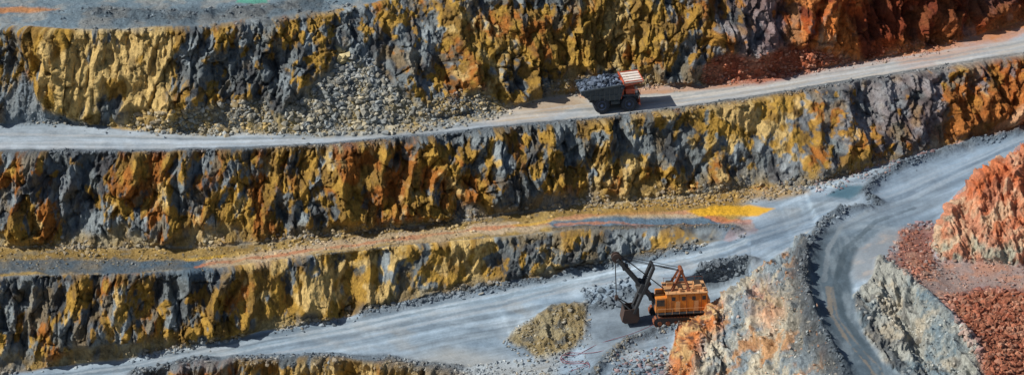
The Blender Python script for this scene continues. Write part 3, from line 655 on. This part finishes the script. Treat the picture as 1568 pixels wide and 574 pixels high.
v_,f_,k_=rocks_at(lv[ii]+np.array([0,0,.1]),sz,np.clip(np.array([.075,.095,.13])*rng.uniform(.4,2.0,(380,1)),.025,.4))
lo=mkmesh('ore_rocks',v_,f_,k_,None,False,M_rock);lo.parent=tr
# ------------------------------------------------------------------ electric rope shovel
sh=place('mining_shovel',1033,488,math.radians(180+7),-.05)
HX=-5.0
for s,nm in ((1,'left'),(-1,'right')):
    r=.82;prof=[]
    for i in range(9): a=math.pi/2+math.pi*i/8;prof.append((-2.6+r*math.cos(a),r+r*math.sin(a)))
    for i in range(9): a=-math.pi/2+math.pi*i/8;prof.append((3.2+r*math.cos(a),r+r*math.sin(a)))
    prism('crawler_'+nm,sh,dark,prof,s*1.75,s*2.85)
    bm=bmesh.new()
    for i in range(12):
        for zz_ in (.0,2*r): bmesh.ops.create_cube(bm,size=1,matrix=Matrix.Translation((-2.6+i*.52,s*2.3,zz_))@Matrix.Diagonal((.36,1.25,.14,1)))
    for cx,a0 in ((-2.6,math.pi/2),(3.2,-math.pi/2)):
        for i in range(1,5):
            a=a0+math.pi*i/5
            bmesh.ops.create_cube(bm,size=1,matrix=Matrix.Translation((cx+r*math.cos(a),s*2.3,r+r*math.sin(a)))@Matrix.Rotation(-a,4,'Y')@Matrix.Diagonal((.14,1.25,.36,1)))
    obj('track_shoes_'+nm,bm,rustm,sh)
    for i in range(5): lathe_y('road_wheel_%s_%d'%(nm,i),sh,rustm,[(s*2.84,.38),(s*2.93,.36),(s*2.93,.1)],-2.4+i*1.35,.6,18)
box('undercarriage',sh,rustm,-2.0,2.2,-1.75,1.75,.5,1.5,.1)
beam('slew_ring',sh,dark,(0,0,1.5),(0,0,2.05),3.8,3.8,36)
box('revolving_frame',sh,dark,HX+.2,3.6,-2.5,2.5,2.05,2.4,.05)
box('machinery_house',sh,orange,HX,1.9,-2.45,2.45,2.4,5.6,.08)
box('counterweight',sh,orange2,HX-.5,HX,-2.2,2.2,2.1,4.3,.1)
box('roof_edge',sh,orange2,HX-.1,2.0,-2.55,2.55,5.6,5.72,.02)
box('operator_cab',sh,orange,1.9,3.7,.4,2.5,2.4,5.0,.08)
box('operator_cab_windscreen',sh,glass,3.69,3.73,.55,2.35,3.6,4.7,.01)
box('operator_cab_window',sh,glass,2.2,3.5,2.49,2.53,3.6,4.7,.01)
box('front_house',sh,orange,1.9,3.1,-2.45,-.6,2.4,4.7,.08)
for s in (1,-1):
    for i in range(5):
        box('wall_seam_%d_%d'%(s,i),sh,rustm,-4.0+i*1.25,-3.93+i*1.25,min(s*2.44,s*2.49),max(s*2.44,s*2.49),2.45,5.55,0)
    for i in range(4):
        box('side_vent_%d_%d'%(s,i),sh,dark,-4.7+i*1.7,-4.1+i*1.7,min(s*2.44,s*2.5),max(s*2.44,s*2.5),4.45,5.1,0)
    for i in range(2):
        box('side_door_%d_%d'%(s,i),sh,orange2,-3.5+i*3.1,-2.8+i*3.1,min(s*2.44,s*2.51),max(s*2.44,s*2.51),2.5,4.3,.01)
    box('walkway_%d'%s,sh,dark,HX,3.4,min(s*2.5,s*3.1),max(s*2.5,s*3.1),2.25,2.33,0)
    beam('walkway_rail_%d'%s,sh,orange2,(HX,s*3.08,3.3),(3.4,s*3.08,3.3),.06)
    for i in range(8): beam('walkway_post_%d_%d'%(s,i),sh,orange2,(HX+i*1.2,s*3.08,2.3),(HX+i*1.2,s*3.08,3.3),.05)
    beam('roof_rail_%d'%s,sh,rustm,(HX+.1,s*2.45,6.5),(1.8,s*2.45,6.5),.05)
    for i in range(6): beam('roof_post_%d_%d'%(s,i),sh,rustm,(HX+.1+i*1.3,s*2.45,5.7),(HX+.1+i*1.3,s*2.45,6.5),.05)
    beam('gantry_front_leg_%d'%s,sh,rustm,(.9,s*1.3,5.6),(-.8,s*.7,9.0),.4)
    beam('gantry_rear_leg_%d'%s,sh,rustm,(-2.2,s*1.3,5.6),(-.8,s*.7,9.0),.34)
    beam('gantry_brace_%d'%s,sh,rustm,(0.2,s*1.05,7.1),(-1.6,s*1.05,7.1),.22)
    beam('suspension_rope_%d'%s,sh,dark,(-.8,s*.7,9.0),(9.6,s*.45,11.9),.11,.11,6)
    beam('suspension_rope_b_%d'%s,sh,dark,(-.8,s*.3,8.8),(9.5,s*.25,11.5),.1,.1,6)
    beam('hoist_rope_%d'%s,sh,dark,(1.9,s*.2,5.6),(9.4,s*.2,12.1),.1,.1,6)
    beam('hoist_fall_%d'%s,sh,dark,(10.2,s*.25,11.7),(9.9,s*.25,4.3),.1,.1,6)
    beam('boom_girder_%d'%s,sh,dark,(2.7,s*.85,2.7),(9.9,s*.45,11.6),1.35,.5)
    beam('handle_arm_%d'%s,sh,dark,(3.9,s*1.2,10.1),(7.1,s*1.1,2.0),.95,.4)
beam('gantry_head',sh,rustm,(-.8,-1,9.0),(-.8,1,9.0),.7,.7,10)
for i in range(7):
    t_=i/6;px=2.9+(9.6-2.9)*t_;pz=2.95+(11.25-2.95)*t_
    beam('boom_cross_%d'%i,sh,dark,(px,-.7+.3*t_,pz),(px,.7-.3*t_,pz),.9 if i%2 else .4)
lathe_y('boom_point_sheave',sh,brownm,[(-.6,.3),(-.58,.8),(-.35,.8),(-.33,.6),(.33,.6),(.35,.8),(.58,.8),(.6,.3)],10.0,11.7,24)
box('saddle_block',sh,dark,4.9,6.4,-1.45,1.45,5.5,7.1,.1,Euler((0,-.4,0)))
box('crowd_machinery',sh,brownm,4.3,5.3,-.6,.6,6.2,7.3,.1,Euler((0,-.9,0)))
for i in range(4):
    t_=i/3;beam('handle_cross_%d'%i,sh,dark,(3.9+3.1*t_,-1.1,9.9-7.4*t_),(3.9+3.1*t_,1.1,9.9-7.4*t_),.4)
bk=[(6.3,2.9),(6.15,1.0),(6.6,.35),(8.6,.25),(9.1,.6),(8.7,2.7)]
for s in (1,-1): prism('dipper_side_%d'%s,sh,brownm,bk,s*1.25,s*1.4)
prism('dipper_back',sh,brownm,[(6.15,1.0),(6.3,2.9),(6.5,2.9),(6.35,1.1)],-1.245,1.245)
prism('dipper_floor',sh,dark,[(6.15,1.0),(6.6,.35),(8.6,.25),(8.6,.42),(6.7,.55),(6.35,1.1)],-1.24,1.24)
prism('dipper_front',sh,brownm,[(8.6,.25),(9.1,.6),(8.7,2.7),(8.52,2.7),(8.9,.65),(8.5,.42)],-1.245,1.245)
for i in range(5): prism('dipper_tooth_%d'%i,sh,dark,[(8.5,2.6),(8.72,2.6),(8.75,3.25)],-1.2+i*.52,-.95+i*.52)
beam('dipper_bail_a',sh,dark,(7.6,-1.35,2.6),(9.8,-.3,4.4),.2);beam('dipper_bail_b',sh,dark,(7.6,1.35,2.6),(9.8,.3,4.4),.2)
box('padlock_sheave',sh,brownm,9.6,10.15,-.4,.4,4.1,4.8,.05)
box('roof_winch_house',sh,orange2,-4.2,-3.0,-1.2,1.2,5.72,6.5,.06)
box('roof_fan_box',sh,orange2,.1,1.4,-1.9,-.7,5.72,6.3,.06)
box('roof_hatch',sh,rustm,-2.6,-1.6,.6,1.8,5.72,6.0,.04)
for i in range(3): beam('roof_vent_%d'%i,sh,orange2,(-4.5+i*2.0,1.7,5.72),(-4.5+i*2.0,1.7,6.25),.5,.6,14)
# ------------------------------------------------------------------ trailing power cable
def cable(name,pts_,r,mat):
    cu=bpy.data.curves.new(name,'CURVE');cu.dimensions='3D';cu.bevel_depth=r;cu.bevel_resolution=1
    s_=cu.splines.new('NURBS');s_.points.add(len(pts_)-1);s_.use_endpoint_u=True;s_.order_u=4
    for i,(u,v) in enumerate(pts_):
        p,_=bil(np.array([u]),np.array([v]));s_.points[i].co=(*p[0][:2],p[0][2]+.12,1)
    o=bpy.data.objects.new(name,cu);bpy.context.collection.objects.link(o);cu.materials.append(mat);return o
cabm=paint('cable_rubber',(.22,.05,.08),.6,dust=.2)
cable('power_cable',[(1010,492),(975,515),(930,520),(900,533),(880,548),(855,545),(862,556),(900,552),(905,562),(870,566),(840,585)],.05,cabm)
cable('power_cable',[(1020,494),(960,530),(905,545),(870,541),(850,552),(880,560),(915,556),(890,580)],.05,cabm)
# ------------------------------------------------------------------ light + camera
sc=bpy.context.scene
s=Vector((-.73,-.16,.66)).normalized()
sun=bpy.data.lights.new('sun','SUN');sun.energy=5.0;sun.angle=math.radians(.5);sun.color=(1,.95,.87)
so=bpy.data.objects.new('sun',sun);bpy.context.collection.objects.link(so);so.rotation_euler=s.to_track_quat('Z','Y').to_euler();so.location=(-100,-50,150)
w=bpy.data.worlds.new('World');sc.world=w;w.use_nodes=True
nt=w.node_tree;sky=nt.nodes.new('ShaderNodeTexSky');sky.sky_type='NISHITA';sky.sun_disc=False
sky.sun_elevation=math.asin(s.z);sky.sun_rotation=math.atan2(s.x,s.y)
bg=nt.nodes['Background'];bg.inputs['Strength'].default_value=.07;nt.links.new(sky.outputs[0],bg.inputs[0])
cam=bpy.data.cameras.new('camera');co=bpy.data.objects.new('camera',cam);bpy.context.collection.objects.link(co)
cam.lens=LENS;cam.sensor_width=36;cam.clip_start=1;cam.clip_end=9000
co.location=CAM;co.rotation_euler=(math.pi/2-PITCH,0,0);sc.camera=co
sc.view_settings.view_transform='Standard';sc.view_settings.look='None';sc.view_settings.exposure=0
print('done',time.time()-T0)
